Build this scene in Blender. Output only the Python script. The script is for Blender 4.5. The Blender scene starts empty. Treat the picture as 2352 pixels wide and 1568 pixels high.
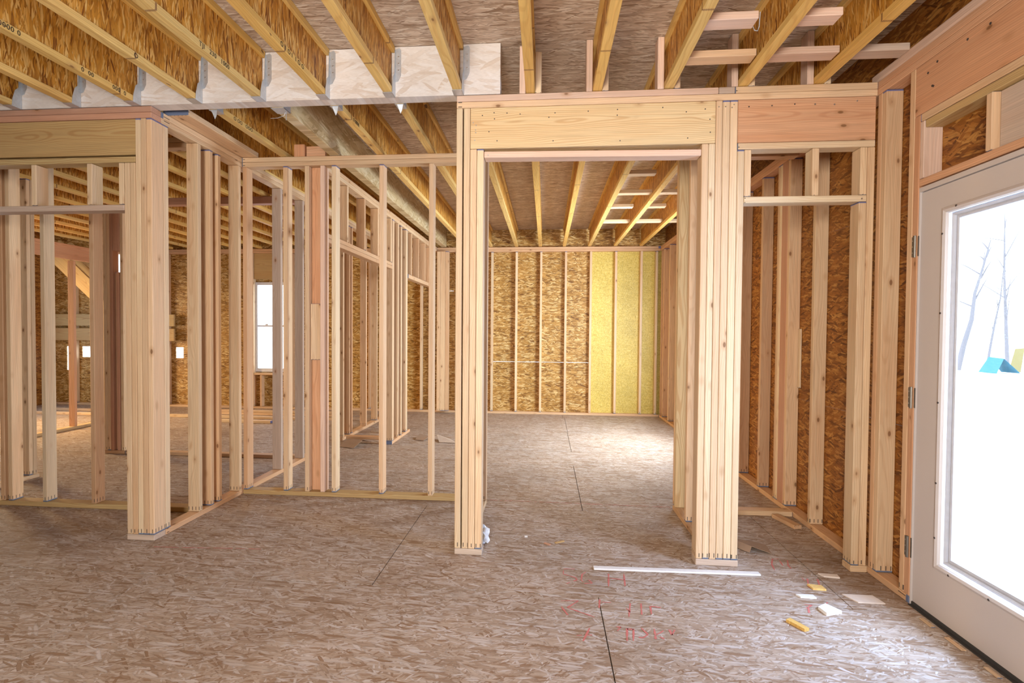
import bpy, bmesh, math, random
from mathutils import Vector, Matrix
random.seed(7)
sc = bpy.context.scene
col = sc.collection
R = math.radians

# ------------------------------------------------------------------ camera
W, Hh = 2352, 1568
F_PX, CX, CY = 1210.0, 1147.6, 790.05
YAW, PITCH, ROLL, CAM_H = 0.0877, 0.0221, 0.0072, 1.355
cam_d = bpy.data.cameras.new('camera')
cam = bpy.data.objects.new('camera', cam_d)
col.objects.link(cam)
fwd = Vector((-math.sin(YAW), math.cos(YAW), 0)); rgt = Vector((math.cos(YAW), math.sin(YAW), 0)); up = Vector((0, 0, 1))
f2 = fwd*math.cos(PITCH) - up*math.sin(PITCH); u2 = up*math.cos(PITCH) + fwd*math.sin(PITCH)
r3 = rgt*math.cos(ROLL) + u2*math.sin(ROLL); u3 = u2*math.cos(ROLL) - rgt*math.sin(ROLL)
m = Matrix((r3, u3, -f2)).transposed().to_4x4(); m.translation = Vector((0, 0, CAM_H))
cam.matrix_world = m
cam_d.sensor_width = 36.0; cam_d.sensor_fit = 'HORIZONTAL'
cam_d.lens = F_PX/W*36.0
cam_d.shift_x = (W/2-CX)/W; cam_d.shift_y = (CY-Hh/2)/W
cam_d.clip_start = 0.05; cam_d.clip_end = 300
sc.camera = cam

# ------------------------------------------------------------------ world, lights, exposure
sc.view_settings.view_transform = 'Standard'; sc.view_settings.look = 'None'
sc.view_settings.gamma = 1.0; sc.view_settings.use_curve_mapping = False
sc.view_settings.exposure = 0.37
sc.cycles.use_denoising = True
sc.cycles.use_adaptive_sampling = True; sc.cycles.adaptive_threshold = 0.035
sc.cycles.max_bounces = 6; sc.cycles.diffuse_bounces = 3; sc.cycles.transparent_max_bounces = 8; sc.cycles.sample_clamp_indirect = 8.0
wd = bpy.data.worlds.new('sky'); sc.world = wd; wd.use_nodes = True
bg = wd.node_tree.nodes['Background']
bg.inputs[0].default_value = (0.74, 0.86, 1.0, 1); bg.inputs[1].default_value = 5.0

def area(name, loc, look, sx, sy, power, color, spread=180):
    d = bpy.data.lights.new(name, 'AREA'); d.shape = 'RECTANGLE'; d.size = sx; d.size_y = sy
    d.energy = power; d.color = color; d.spread = R(spread)
    o = bpy.data.objects.new(name, d); col.objects.link(o)
    o.location = loc
    o.rotation_euler = (Vector(look)-Vector(loc)).to_track_quat('-Z', 'Z').to_euler()
    return o
# daylight by the door and far window; rear and left lamps are added
area('added_rear_light', (-0.55, -1.62, 1.55), (-0.35, 4, 2.0), 0.95, 0.95, 106, (1.0, 0.945, 0.88), 150)  # added lamp giving flash-like frontal light; the window behind it is made up
area('far_room_window_light', (2.05, 6.2, 1.5), (-0.6, 7.3, 1.1), 1.1, 1.3, 125, (0.78, 0.89, 1.0), 165)
area('added_left_room_light', (-9.05, 6.6, 1.25), (-4.5, 7.0, 0.0), 2.3, 0.9, 95, (1.0, 0.64, 0.25), 90)  # added orange lamp to warm the left floor; its window is made up
area('door_light', (2.5, 2.3, 1.35), (0, 2.2, 0.4), 0.8, 1.7, 130, (0.40, 0.60, 1.0))

# ------------------------------------------------------------------ node helpers
def new_mat(name):
    m = bpy.data.materials.new(name); m.use_nodes = True
    nt = m.node_tree; nt.nodes.clear()
    o = nt.nodes.new('ShaderNodeOutputMaterial'); b = nt.nodes.new('ShaderNodeBsdfPrincipled')
    nt.links.new(b.outputs[0], o.inputs[0])
    return m, nt, b
def N(nt, t, **k):
    n = nt.nodes.new(t)
    for a, v in k.items(): setattr(n, a, v)
    return n
def L(nt, a, b): nt.links.new(a, b)
def mth(nt, op, a, b=None, c=None, clamp=False):
    n = N(nt, 'ShaderNodeMath', operation=op, use_clamp=clamp)
    for i, v in enumerate((a, b, c)):
        if v is None: continue
        if isinstance(v, (int, float)): n.inputs[i].default_value = v
        else: L(nt, v, n.inputs[i])
    return n.outputs[0]
def mix(nt, fac, a, b, blend='MIX'):
    n = N(nt, 'ShaderNodeMix', data_type='RGBA', blend_type=blend)
    for i, v in ((0, fac), (6, a), (7, b)):
        if isinstance(v, (int, float)): n.inputs[i].default_value = v
        elif isinstance(v, tuple): n.inputs[i].default_value = (*v, 1) if len(v) == 3 else v
        else: L(nt, v, n.inputs[i])
    return n.outputs[2]
def sstep(nt, v, a, b):
    n = N(nt, 'ShaderNodeMapRange', interpolation_type='SMOOTHSTEP')
    L(nt, v, n.inputs[0]); n.inputs[1].default_value = a; n.inputs[2].default_value = b
    return n.outputs[0]
def vmul(nt, v, s):
    n = N(nt, 'ShaderNodeVectorMath', operation='MULTIPLY'); L(nt, v, n.inputs[0]); n.inputs[1].default_value = s
    return n.outputs[0]
def vadd(nt, a, b):
    n = N(nt, 'ShaderNodeVectorMath', operation='ADD'); L(nt, a, n.inputs[0])
    if isinstance(b, tuple): n.inputs[1].default_value = b
    else: L(nt, b, n.inputs[1])
    return n.outputs[0]
def noise(nt, v, scale, detail=3, rough=0.55, dist=0.0):
    n = N(nt, 'ShaderNodeTexNoise'); L(nt, v, n.inputs['Vector'])
    n.inputs['Scale'].default_value = scale; n.inputs['Detail'].default_value = detail
    n.inputs['Roughness'].default_value = rough; n.inputs['Distortion'].default_value = dist
    return n

def obj_coords(nt, jitter=True):
    tc = N(nt, 'ShaderNodeTexCoord'); oi = N(nt, 'ShaderNodeObjectInfo')
    p = tc.outputs['Object']
    if jitter:
        cmb = N(nt, 'ShaderNodeCombineXYZ')
        for i, k in enumerate((37.0, 53.0, 91.0)): L(nt, mth(nt, 'MULTIPLY', oi.outputs['Random'], k), cmb.inputs[i])
        p = vadd(nt, p, cmb.outputs[0])
    return p, tc, oi

def lumber(name, a, b, knots=0.72, ring=0.22, stud=False, rough=0.55, grey=0.0, flange=False):
    """sawn softwood, grain along local Z; a and b are the two board tints it varies between"""
    m, nt, bs = new_mat(name)
    p, tc, oi = obj_coords(nt)
    fine = noise(nt, vmul(nt, p, (1, 1, 0.035)), 95, 3, 0.65).outputs['Fac']
    broad = noise(nt, vmul(nt, p, (1, 1, 0.10)), 9, 3, 0.5)
    sx = N(nt, 'ShaderNodeSeparateXYZ'); L(nt, vadd(nt, tc.outputs['Object'], (0.03, 0.07, 0)), sx.inputs[0])
    rad = mth(nt, 'SQRT', mth(nt, 'ADD', mth(nt, 'POWER', sx.outputs[0], 2.0), mth(nt, 'POWER', sx.outputs[1], 2.0)))
    wob = mth(nt, 'MULTIPLY', mth(nt, 'SUBTRACT', noise(nt, vmul(nt, p, (1, 1, 0.22)), 5, 2).outputs['Fac'], 0.5), 0.10)
    rg = mth(nt, 'SINE', mth(nt, 'MULTIPLY', mth(nt, 'ADD', rad, wob), 720.0))
    rg = sstep(nt, rg, 0.1, 1.0)
    base = mix(nt, sstep(nt, oi.outputs['Random'], 0.1, 0.9), a, b)
    base = mix(nt, mth(nt, 'MULTIPLY', sstep(nt, broad.outputs['Fac'], 0.42, 0.68), 0.45), base, tuple(c*k for c, k in zip(b, (0.92, 0.80, 0.70))))
    base = mix(nt, mth(nt, 'MULTIPLY', rg, ring), base, tuple(c*k for c, k in zip(b, (0.72, 0.52, 0.38))))
    r3 = mth(nt, 'FRACT', mth(nt, 'MULTIPLY', oi.outputs['Random'], 13.7))
    sh = mth(nt, 'MULTIPLY', mth(nt, 'ADD', mth(nt, 'MULTIPLY', fine, 0.50), 0.75), mth(nt, 'ADD', mth(nt, 'MULTIPLY', r3, 0.22), 0.87))
    hs = N(nt, 'ShaderNodeHueSaturation'); L(nt, base, hs.inputs['Color']); L(nt, sh, hs.inputs['Value']); hs.inputs['Saturation'].default_value = 1.0-grey
    base = hs.outputs[0]
    # knots
    vo = N(nt, 'ShaderNodeTexVoronoi'); L(nt, vadd(nt, vmul(nt, p, (13, 13, 6.5)), (0.3, 0.7, 0.1)), vo.inputs['Vector']); vo.inputs['Scale'].default_value = 1.0
    sc3 = N(nt, 'ShaderNodeSeparateColor'); L(nt, vo.outputs['Color'], sc3.inputs[0])
    gate = mth(nt, 'GREATER_THAN', sc3.outputs[0], knots)
    kn = mth(nt, 'MULTIPLY', sstep(nt, vo.outputs['Distance'], 0.13, 0.07), gate)
    halo = mth(nt, 'MULTIPLY', mth(nt, 'MULTIPLY', sstep(nt, vo.outputs['Distance'], 0.32, 0.10), gate), 0.4)
    base = mix(nt, halo, base, (0.45, 0.22, 0.09)); base = mix(nt, mth(nt, 'MULTIPLY', kn, 0.8), base, (0.20, 0.085, 0.03))
    if flange:
        s4 = N(nt, 'ShaderNodeSeparateXYZ'); L(nt, p, s4.inputs[0])
        fj = mth(nt, 'LESS_THAN', mth(nt, 'FRACT', mth(nt, 'MULTIPLY', mth(nt, 'ADD', s4.outputs[2], mth(nt, 'MULTIPLY', mth(nt, 'SINE', mth(nt, 'MULTIPLY', s4.outputs[0], 900.0)), 0.004)), 0.83)), 0.009)
        base = mix(nt, mth(nt, 'MULTIPLY', fj, 0.75), base, (0.16, 0.05, 0.03))
        bl = noise(nt, vmul(nt, p, (14, 14, 5.0)), 1.0, 2, 0.5, 0.4).outputs['Fac']
        base = mix(nt, mth(nt, 'MULTIPLY', sstep(nt, bl, 0.735, 0.75), 0.85), base, (0.085, 0.022, 0.018))
    if stud:
        g = N(nt, 'ShaderNodeSeparateXYZ'); L(nt, tc.outputs['Generated'], g.inputs[0])
        r2 = mth(nt, 'FRACT', mth(nt, 'MULTIPLY', oi.outputs['Random'], 7.31))
        top = mth(nt, 'MULTIPLY', mth(nt, 'GREATER_THAN', g.outputs[2], 0.9965), mth(nt, 'GREATER_THAN', r2, 0.45))
        base = mix(nt, mth(nt, 'MULTIPLY', top, 0.85), base, (0.07, 0.12, 0.36))
        low = mth(nt, 'MULTIPLY', mth(nt, 'LESS_THAN', g.outputs[2], 0.0035), mth(nt, 'GREATER_THAN', r2, 0.35))
        base = mix(nt, mth(nt, 'MULTIPLY', low, 0.85), base, (0.05, 0.14, 0.30))
        s3 = N(nt, 'ShaderNodeSeparateXYZ'); L(nt, tc.outputs['Object'], s3.inputs[0])
        st = mth(nt, 'SINE', mth(nt, 'MULTIPLY', mth(nt, 'ADD', mth(nt, 'ADD', s3.outputs[0], s3.outputs[1]), mth(nt, 'MULTIPLY', oi.outputs['Random'], 3.0)), 240.0))
        nz = mth(nt, 'MULTIPLY', mth(nt, 'GREATER_THAN', st, 0.8), mth(nt, 'MULTIPLY', mth(nt, 'GREATER_THAN', g.outputs[2], 0.004), mth(nt, 'LESS_THAN', g.outputs[2], 0.0135)))
        base = mix(nt, mth(nt, 'MULTIPLY', nz, 0.85), base, (0.04, 0.03, 0.03))
    L(nt, base, bs.inputs['Base Color'])
    bs.inputs['Roughness'].default_value = rough; bs.inputs['Specular IOR Level'].default_value = 0.3
    return m

def osb(name, u, v, dark, mid, light, size=(0.11, 0.017), angles=(40, -33, 8, -15, 24, -5), rough=0.5, spec=0.35, jitter=False, edge=0.5, thr=0.66, stains=False):
    """oriented strand board: layers of long random flakes in the plane of the two named local axes"""
    m, nt, bs = new_mat(name)
    p, tc, oi = obj_coords(nt, jitter)
    s = N(nt, 'ShaderNodeSeparateXYZ'); L(nt, p, s.inputs[0])
    c = N(nt, 'ShaderNodeCombineXYZ')
    ax = {'x': 0, 'y': 1, 'z': 2}
    L(nt, s.outputs[ax[u]], c.inputs[0]); L(nt, s.outputs[ax[v]], c.inputs[1])
    uv = c.outputs[0]
    wn = noise(nt, uv, 22, 2)
    dv = N(nt, 'ShaderNodeVectorMath', operation='SUBTRACT'); L(nt, wn.outputs['Color'], dv.inputs[0]); dv.inputs[1].default_value = (0.5, 0.5, 0.5)
    uvw = vadd(nt, uv, vmul(nt, dv.outputs[0], (0.016, 0.010, 0)))
    def ramp(fac):
        rp = N(nt, 'ShaderNodeValToRGB'); L(nt, fac, rp.inputs[0]); e = rp.color_ramp.elements
        e[0].position = 0.0; e[0].color = (*dark, 1); e[1].position = 1.0; e[1].color = (*light, 1)
        x = e.new(0.25); x.color = (*tuple(0.4*d+0.6*q for d, q in zip(dark, mid)), 1)
        x = e.new(0.55); x.color = (*mid, 1)
        return rp.outputs[0]
    # underlying mat of fine splinters
    b0 = noise(nt, vmul(nt, uvw, (0.35/size[0], 0.45/size[1], 1)), 1.0, 4, 0.6, 0.6).outputs['Fac']
    base = ramp(sstep(nt, b0, 0.28, 0.74))
    # scattered flakes, each layer at its own angle and covering only part of the face
    for i, an in enumerate(angles):
        rot = N(nt, 'ShaderNodeVectorRotate', rotation_type='Z_AXIS'); L(nt, vadd(nt, uvw, (3.13*i+0.71, 1.77*i+0.33, 0)), rot.inputs['Vector']); rot.inputs['Angle'].default_value = R(an)
        k = (1.0, 1.5, 0.75, 1.25)[i % 4]
        vo = N(nt, 'ShaderNodeTexVoronoi', voronoi_dimensions='2D'); L(nt, vmul(nt, rot.outputs[0], (k/size[0], k/size[1], 1)), vo.inputs['Vector']); vo.inputs['Scale'].default_value = 1.0
        sp = N(nt, 'ShaderNodeSeparateColor'); L(nt, vo.outputs['Color'], sp.inputs[0])
        near = sstep(nt, vo.outputs['Distance'], 0.50, 0.40)
        ed = mth(nt, 'SUBTRACT', 1.0, mth(nt, 'MULTIPLY', sstep(nt, vo.outputs['Distance'], 0.26, 0.48), edge))
        mk = mth(nt, 'MULTIPLY', mth(nt, 'GREATER_THAN', sp.outputs[1], thr), near)
        cl = mix(nt, 1.0, ramp(sp.outputs[0]), ed, 'MULTIPLY')
        base = mix(nt, mk, base, cl)
    fib = noise(nt, vmul(nt, uv, (0.09, 1, 1)), 420, 3, 0.6).outputs['Fac']
    big = noise(nt, uv, 1.7, 3, 0.55).outputs['Fac']
    sh = mth(nt, 'MULTIPLY', mth(nt, 'ADD', mth(nt, 'MULTIPLY', fib, 0.5), 0.75), mth(nt, 'ADD', mth(nt, 'MULTIPLY', big, 0.5), 0.75))
    base = mix(nt, 1.0, base, sh, 'MULTIPLY')
    if stains:
        sn = noise(nt, vadd(nt, uv, (11.3, 4.1, 0)), 0.9, 4, 0.6).outputs['Fac']
        base = mix(nt, mth(nt, 'MULTIPLY', sstep(nt, sn, 0.56, 0.72), 0.40), base, (0.20, 0.11, 0.055))
        s2 = noise(nt, vadd(nt, uv, (1.9, 7.7, 0)), 2.6, 4, 0.65).outputs['Fac']
        base = mix(nt, mth(nt, 'MULTIPLY', sstep(nt, s2, 0.66, 0.76), 0.5), base, (0.13, 0.11, 0.10))
    L(nt, base, bs.inputs['Base Color'])
    bs.inputs['Roughness'].default_value = rough; bs.inputs['Specular IOR Level'].default_value = spec
    return m

def plain(name, c, rough=0.5, metal=0.0, spec=0.4, nscale=30, namp=0.12):
    m, nt, bs = new_mat(name)
    p, tc, oi = obj_coords(nt, False)
    nz = noise(nt, p, nscale, 3).outputs['Fac']
    L(nt, mix(nt, 1.0, c, mth(nt, 'ADD', mth(nt, 'MULTIPLY', nz, 2*namp), 1-namp), 'MULTIPLY'), bs.inputs['Base Color'])
    bs.inputs['Roughness'].default_value = rough; bs.inputs['Metallic'].default_value = metal; bs.inputs['Specular IOR Level'].default_value = spec
    return m

M = {}
M['stud'] = lumber('softwood_stud', (0.78, 0.57, 0.35), (0.70, 0.44, 0.25), knots=0.48, stud=True)
M['pale'] = lumber('pale_softwood', (0.80, 0.63, 0.41), (0.77, 0.54, 0.335), knots=0.6, stud=True)
M['peach'] = lumber('peach_fir', (0.74, 0.43, 0.25), (0.70, 0.36, 0.19), knots=0.8, ring=0.3)
M['cream'] = lumber('cream_pine', (0.80, 0.62, 0.36), (0.78, 0.57, 0.30), knots=0.93, ring=0.5)
M['olive'] = lumber('weathered_pine', (0.62, 0.46, 0.22), (0.58, 0.40, 0.18), knots=0.86, ring=0.5)
M['red'] = lumber('reddish_fir', (0.60, 0.34, 0.23), (0.56, 0.30, 0.19), knots=0.95, ring=0.15)
M['pink'] = lumber('pinkish_softwood', (0.82, 0.60, 0.47), (0.80, 0.57, 0.43), knots=0.85)
M['flange'] = lumber('flange_pine', (0.86, 0.60, 0.22), (0.80, 0.50, 0.14), knots=0.78, ring=0.3, flange=True)
M['grey'] = lumber('greyed_softwood', (0.62, 0.47, 0.34), (0.58, 0.42, 0.30), knots=0.85, grey=0.2)
M['web'] = osb('web_strandboard', 'z', 'y', (0.22, 0.065, 0.008), (0.66, 0.29, 0.035), (0.86, 0.53, 0.17), size=(0.13, 0.015), angles=(24, -18, 3, -8, 13, -4), jitter=True, edge=0.35)
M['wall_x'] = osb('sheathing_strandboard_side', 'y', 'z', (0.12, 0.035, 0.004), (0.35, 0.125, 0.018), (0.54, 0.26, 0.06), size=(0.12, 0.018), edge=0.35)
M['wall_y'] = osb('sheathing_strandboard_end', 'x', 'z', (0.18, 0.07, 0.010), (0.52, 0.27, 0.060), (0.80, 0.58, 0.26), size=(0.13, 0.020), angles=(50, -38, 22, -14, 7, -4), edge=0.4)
M['smooth'] = osb('fine_strandboard', 'x', 'z', (0.46, 0.31, 0.05), (0.72, 0.53, 0.11), (0.80, 0.66, 0.22), size=(0.05, 0.006), angles=(40, -30, 75, 10, -62, 22), edge=0.12)
M['deck'] = osb('deck_strandboard', 'x', 'y', (0.34, 0.22, 0.14), (0.66, 0.51, 0.39), (0.85, 0.75, 0.64), size=(0.14, 0.016), angles=(34, -26, 14, -9, 4, -4), edge=0.3)
M['floor'] = osb('subfloor_strandboard', 'x', 'y', (0.28, 0.165, 0.095), (0.47, 0.36, 0.275), (0.61, 0.535, 0.49), size=(0.10, 0.014), angles=(70, -55, 42, -30, 20, -11, 5), rough=0.6, spec=0.25, stains=True, edge=0.3, thr=0.68)
M['galv'] = plain('galvanised_steel', (0.62, 0.66, 0.70), 0.42, 0.7, nscale=60, namp=0.2)
M['nail'] = plain('nail_steel', (0.55, 0.55, 0.55), 0.3, 0.9)
M['rust'] = plain('sunk_nail', (0.10, 0.08, 0.07), 0.6, 0.4)
M['white'] = plain('door_paint', (0.62, 0.55, 0.51), 0.42, 0, 0.4, 5, 0.02)
M['vinyl'] = plain('white_vinyl', (0.80, 0.80, 0.83), 0.35)
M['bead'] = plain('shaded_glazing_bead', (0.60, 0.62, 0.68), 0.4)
M['hinge'] = plain('satin_nickel', (0.22, 0.20, 0.17), 0.45, 0.8)
M['rubber'] = plain('dark_door_sweep', (0.05, 0.047, 0.045), 0.7)
M['ink'] = plain('black_stamp_ink', (0.02, 0.018, 0.015), 0.8)
M['chalk'] = plain('red_chalk', (0.62, 0.19, 0.16), 0.9)
M['sawn'] = plain('fresh_offcut', (0.78, 0.66, 0.56), 0.7)
M['whitewood'] = plain('whitish_offcut', (0.86, 0.84, 0.82), 0.6)
M['card'] = plain('brown_cardboard', (0.36, 0.24, 0.16), 0.8)
M['paper'] = plain('crumpled_plastic', (0.80, 0.83, 0.88), 0.25)
M['snow'], nt_, b_ = new_mat('snow_with_bare_patches')
p_, _, _ = obj_coords(nt_, False)
n_ = noise(nt_, vmul(nt_, p_, (0.45, 1.6, 1)), 1.1, 5, 0.6).outputs['Fac']
L(nt_, mix(nt_, sstep(nt_, n_, 0.66, 0.70), (0.86, 0.88, 0.92), (0.13, 0.115, 0.10)), b_.inputs['Base Color']); b_.inputs['Roughness'].default_value = 0.85
M['bark'] = plain('winter_bark', (0.16, 0.15, 0.16), 0.9)
M['tarp'] = plain('blue_tarp', (0.03, 0.16, 0.22), 0.6)
M['yellow'] = plain('yellow_plastic', (0.2, 0.16, 0.05), 0.6)
M['dark'] = plain('dark_gap', (0.03, 0.02, 0.015), 0.9)
gm = bpy.data.materials.new('clear_glass'); gm.use_nodes = True
gt = gm.node_tree; gt.nodes.clear()
go = gt.nodes.new('ShaderNodeOutputMaterial'); gx = gt.nodes.new('ShaderNodeMixShader'); ga = gt.nodes.new('ShaderNodeBsdfTransparent'); gg = gt.nodes.new('ShaderNodeBsdfGlossy')
gg.inputs['Roughness'].default_value = 0.02; gx.inputs[0].default_value = 0.06
ga.inputs[0].default_value = (0.97, 0.98, 0.98, 1)
gt.links.new(ga.outputs[0], gx.inputs[1]); gt.links.new(gg.outputs[0], gx.inputs[2]); gt.links.new(gx.outputs[0], go.inputs[0])
M['glass'] = gm

# ------------------------------------------------------------------ object helpers
def tag(o, label=None, cat=None, group=None, kind=None):
    if label: o['label'] = label
    if cat: o['category'] = cat
    if group: o['group'] = group
    if kind: o['kind'] = kind
    return o
def addbox(bm, x0, x1, y0, y1, z0, z1):
    v = [bm.verts.new((x, y, z)) for x in (x0, x1) for y in (y0, y1) for z in (z0, z1)]
    for f in ((0, 1, 3, 2), (4, 6, 7, 5), (0, 4, 5, 1), (2, 3, 7, 6), (0, 2, 6, 4), (1, 5, 7, 3)):
        bm.faces.new([v[i] for i in f])
def link_bm(name, bm, mat, loc=(0, 0, 0), parent=None, smooth=False):
    bmesh.ops.recalc_face_normals(bm, faces=bm.faces)
    me = bpy.data.meshes.new(name); bm.to_mesh(me); bm.free()
    if mat is not None: me.materials.append(M[mat] if isinstance(mat, str) else mat)
    o = bpy.data.objects.new(name, me); col.objects.link(o); o.location = loc
    if smooth:
        for p in me.polygons: p.use_smooth = True
    if parent is not None: attach(o, parent)
    return o
def attach(o, parent):
    o.parent = parent; o.matrix_parent_inverse = parent.matrix_basis.inverted()
def empty(name, loc):
    o = bpy.data.objects.new(name, None); col.objects.link(o); o.location = loc; o.empty_display_size = 0.1
    return o
def boxes(name, lst, mat, parent=None, kind=None):
    bm = bmesh.new()
    for b in lst: addbox(bm, *b)
    o = link_bm(name, bm, mat, parent=parent)
    if kind: o['kind'] = kind
    return o
AX = {'z': Matrix.Identity(3), 'x': Matrix(((0, 0, 1), (0, 1, 0), (-1, 0, 0))), 'y': Matrix(((1, 0, 0), (0, 0, 1), (0, -1, 0)))}
def board(name, x0, x1, y0, y1, z0, z1, mat='stud', label=None, cat=None, group=None, parent=None, g=0.0008, tilt=None, bev=0.0030):
    """one sawn board: local Z runs along its length, edges eased"""
    d = {'x': x1-x0, 'y': y1-y0, 'z': z1-z0}
    ax = max(d, key=d.get)
    l = {'z': (d['x'], d['y'], d['z']), 'x': (d['z'], d['y'], d['x']), 'y': (d['x'], d['z'], d['y'])}[ax]
    bm = bmesh.new(); h = [q/2-g for q in l]
    addbox(bm, -h[0], h[0], -h[1], h[1], -h[2], h[2])
    bmesh.ops.recalc_face_normals(bm, faces=bm.faces)
    if bev: bmesh.ops.bevel(bm, geom=bm.edges[:], offset=min(bev, min(h)*0.4), segments=1, affect='EDGES')
    o = link_bm(name, bm, mat)
    rm = AX[ax].to_4x4()
    if tilt is not None: rm = Matrix.Rotation(tilt[1], 4, tilt[0]) @ rm
    rm.translation = Vector(((x0+x1)/2, (y0+y1)/2, (z0+z1)/2))
    o.matrix_basis = rm
    if parent is not None: attach(o, parent)
    return tag(o, label, cat, group)
def tube(bm, pts, r, seg=8):
    rings = []
    for i, p in enumerate(pts):
        p = Vector(p); rr = r[i] if isinstance(r, (list, tuple)) else r
        t = (Vector(pts[min(i+1, len(pts)-1)])-Vector(pts[max(i-1, 0)])).normalized()
        a = t.orthogonal().normalized(); b = t.cross(a)
        rings.append([bm.verts.new(p+(a*math.cos(2*math.pi*k/seg)+b*math.sin(2*math.pi*k/seg))*rr) for k in range(seg)])
    for q, w in zip(rings, rings[1:]):
        for k in range(seg): bm.faces.new((q[k], q[(k+1) % seg], w[(k+1) % seg], w[k]))
    bm.faces.new(rings[0][::-1]); bm.faces.new(rings[-1])
def nails(parent, pts, y, mat='nail', r=0.0035):
    for (x, z) in pts:
        bm = bmesh.new(); tube(bm, [(x, y+0.002, z), (x, y-0.0012, z)], r, 10)
        link_bm('nail', bm, mat, parent=parent)
ORD = 'first second third fourth fifth sixth seventh eighth ninth tenth eleventh twelfth thirteenth fourteenth fifteenth sixteenth'.split()

FR, BK = 3.148, 3.237            # front and back face of the cased wall in front
H0, H1, HT = 2.694, 2.732, 2.770  # plate heights
DK = 3.073                        # underside of the upper deck
XR_, XS = 1.8375, 1.9265          # inside and outside of the stud frame of the door wall
FW, FS = 8.743, 8.832             # far wall studs
T = 0.0381

# ------------------------------------------------------------------ setting: floor, deck, sheathing
rows = [-1.72, -0.94, 0.28, 1.50, 2.72, 4.03, 5.40, 6.03, 7.24, 8.46, 8.85]
bm = bmesh.new()
for i, (a, b) in enumerate(zip(rows, rows[1:])):
    off = {3: 0.28, 4: -0.915, 5: 0.29, 6: -0.93, 7: 0.30, 8: 0.305}.get(i, 0.28 if i % 2 else -0.92)
    xs = [-9.0]+[x for x in [off+2.44*k for k in range(-5, 3)] if -8.9 < x < 1.9]+[1.945]
    for p, q in zip(xs, xs[1:]): addbox(bm, p+0.0025, q-0.0025, a+0.0028, b-0.0028, -0.018, 0.0)
fl = tag(link_bm('floor', bm, 'floor'), kind='structure')
boxes('floor_joint_backing', [(-9.0, 1.945, -1.72, 8.85, -0.10, -0.0185)], 'dark', parent=fl)
bm = bmesh.new()
for i, y in enumerate([-1.72+1.22*k for k in range(9)]):
    off = 0.35 if i % 2 else -0.87
    xs = [-9.0]+[x for x in [off+2.44*k for k in range(-5, 3)] if -8.9 < x < 1.9]+[1.945]
    for p, q in zip(xs, xs[1:]): addbox(bm, p+0.001, q-0.001, y+0.001, min(y+1.219, 8.85), DK, DK+0.018)
tag(link_bm('ceiling', bm, 'deck'), kind='structure')

def panel_wall(name, axis, c0, c1, a0, a1, z0, z1, holes, mat):
    As = sorted({a0, a1, *[h[0] for h in holes], *[h[1] for h in holes]}); Zs = sorted({z0, z1, *[h[2] for h in holes], *[h[3] for h in holes]})
    bm = bmesh.new()
    for p, q in zip(As, As[1:]):
        for r, s in zip(Zs, Zs[1:]):
            if any(h[0] <= (p+q)/2 <= h[1] and h[2] <= (r+s)/2 <= h[3] for h in holes): continue
            addbox(bm, *((c0, c1, p, q) if axis == 'x' else (p, q, c0, c1)), r, s)
    return tag(link_bm(name, bm, mat), kind='structure')
DOOR = (1.87, 2.828, -0.02, 2.086)
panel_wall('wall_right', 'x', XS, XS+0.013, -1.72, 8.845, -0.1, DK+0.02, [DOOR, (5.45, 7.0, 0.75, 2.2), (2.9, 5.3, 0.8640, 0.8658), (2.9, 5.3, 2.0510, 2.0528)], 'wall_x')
WIN = (-5.06, -4.42, 0.64, 2.20)
panel_wall('wall_far', 'y', FS, FS+0.013, -9.0, 0.71, -0.1, DK+0.02,
           [WIN, (-8.66, -8.58, 0.62, 1.05), (-8.36, -8.10, 0.86, 1.05), (-6.56, -6.42, 0.86, 1.05), (-7.78, -7.34, 2.20, 2.69), (-0.93, 0.71, 0.864, 0.8665), (-1.80, -1.56, 2.051, 2.0535)], 'wall_y')
sm = panel_wall('wall_far_fine_panel', 'y', FS, FS+0.013, 0.7105, 1.945, -0.1, HT, [], 'smooth')
panel_wall('wall_far_rim', 'y', FS, FS+0.013, 0.7105, 1.945, HT+0.001, DK+0.02, [], 'wall_y')
panel_wall('wall_left', 'x', -9.013, -9.0, -1.72, 8.845, -0.1, DK+0.02, [(5.45, 7.75, 0.8, 1.7)], 'wall_x')  # unseen opening, cut for the added left lamp
panel_wall('wall_back', 'y', -1.733, -1.72, -9.0, 1.945, -0.1, DK+0.02, [(-1.02, -0.08, 1.08, 2.02)], 'wall_y')  # unseen opening, cut for the added rear lamp

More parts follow.
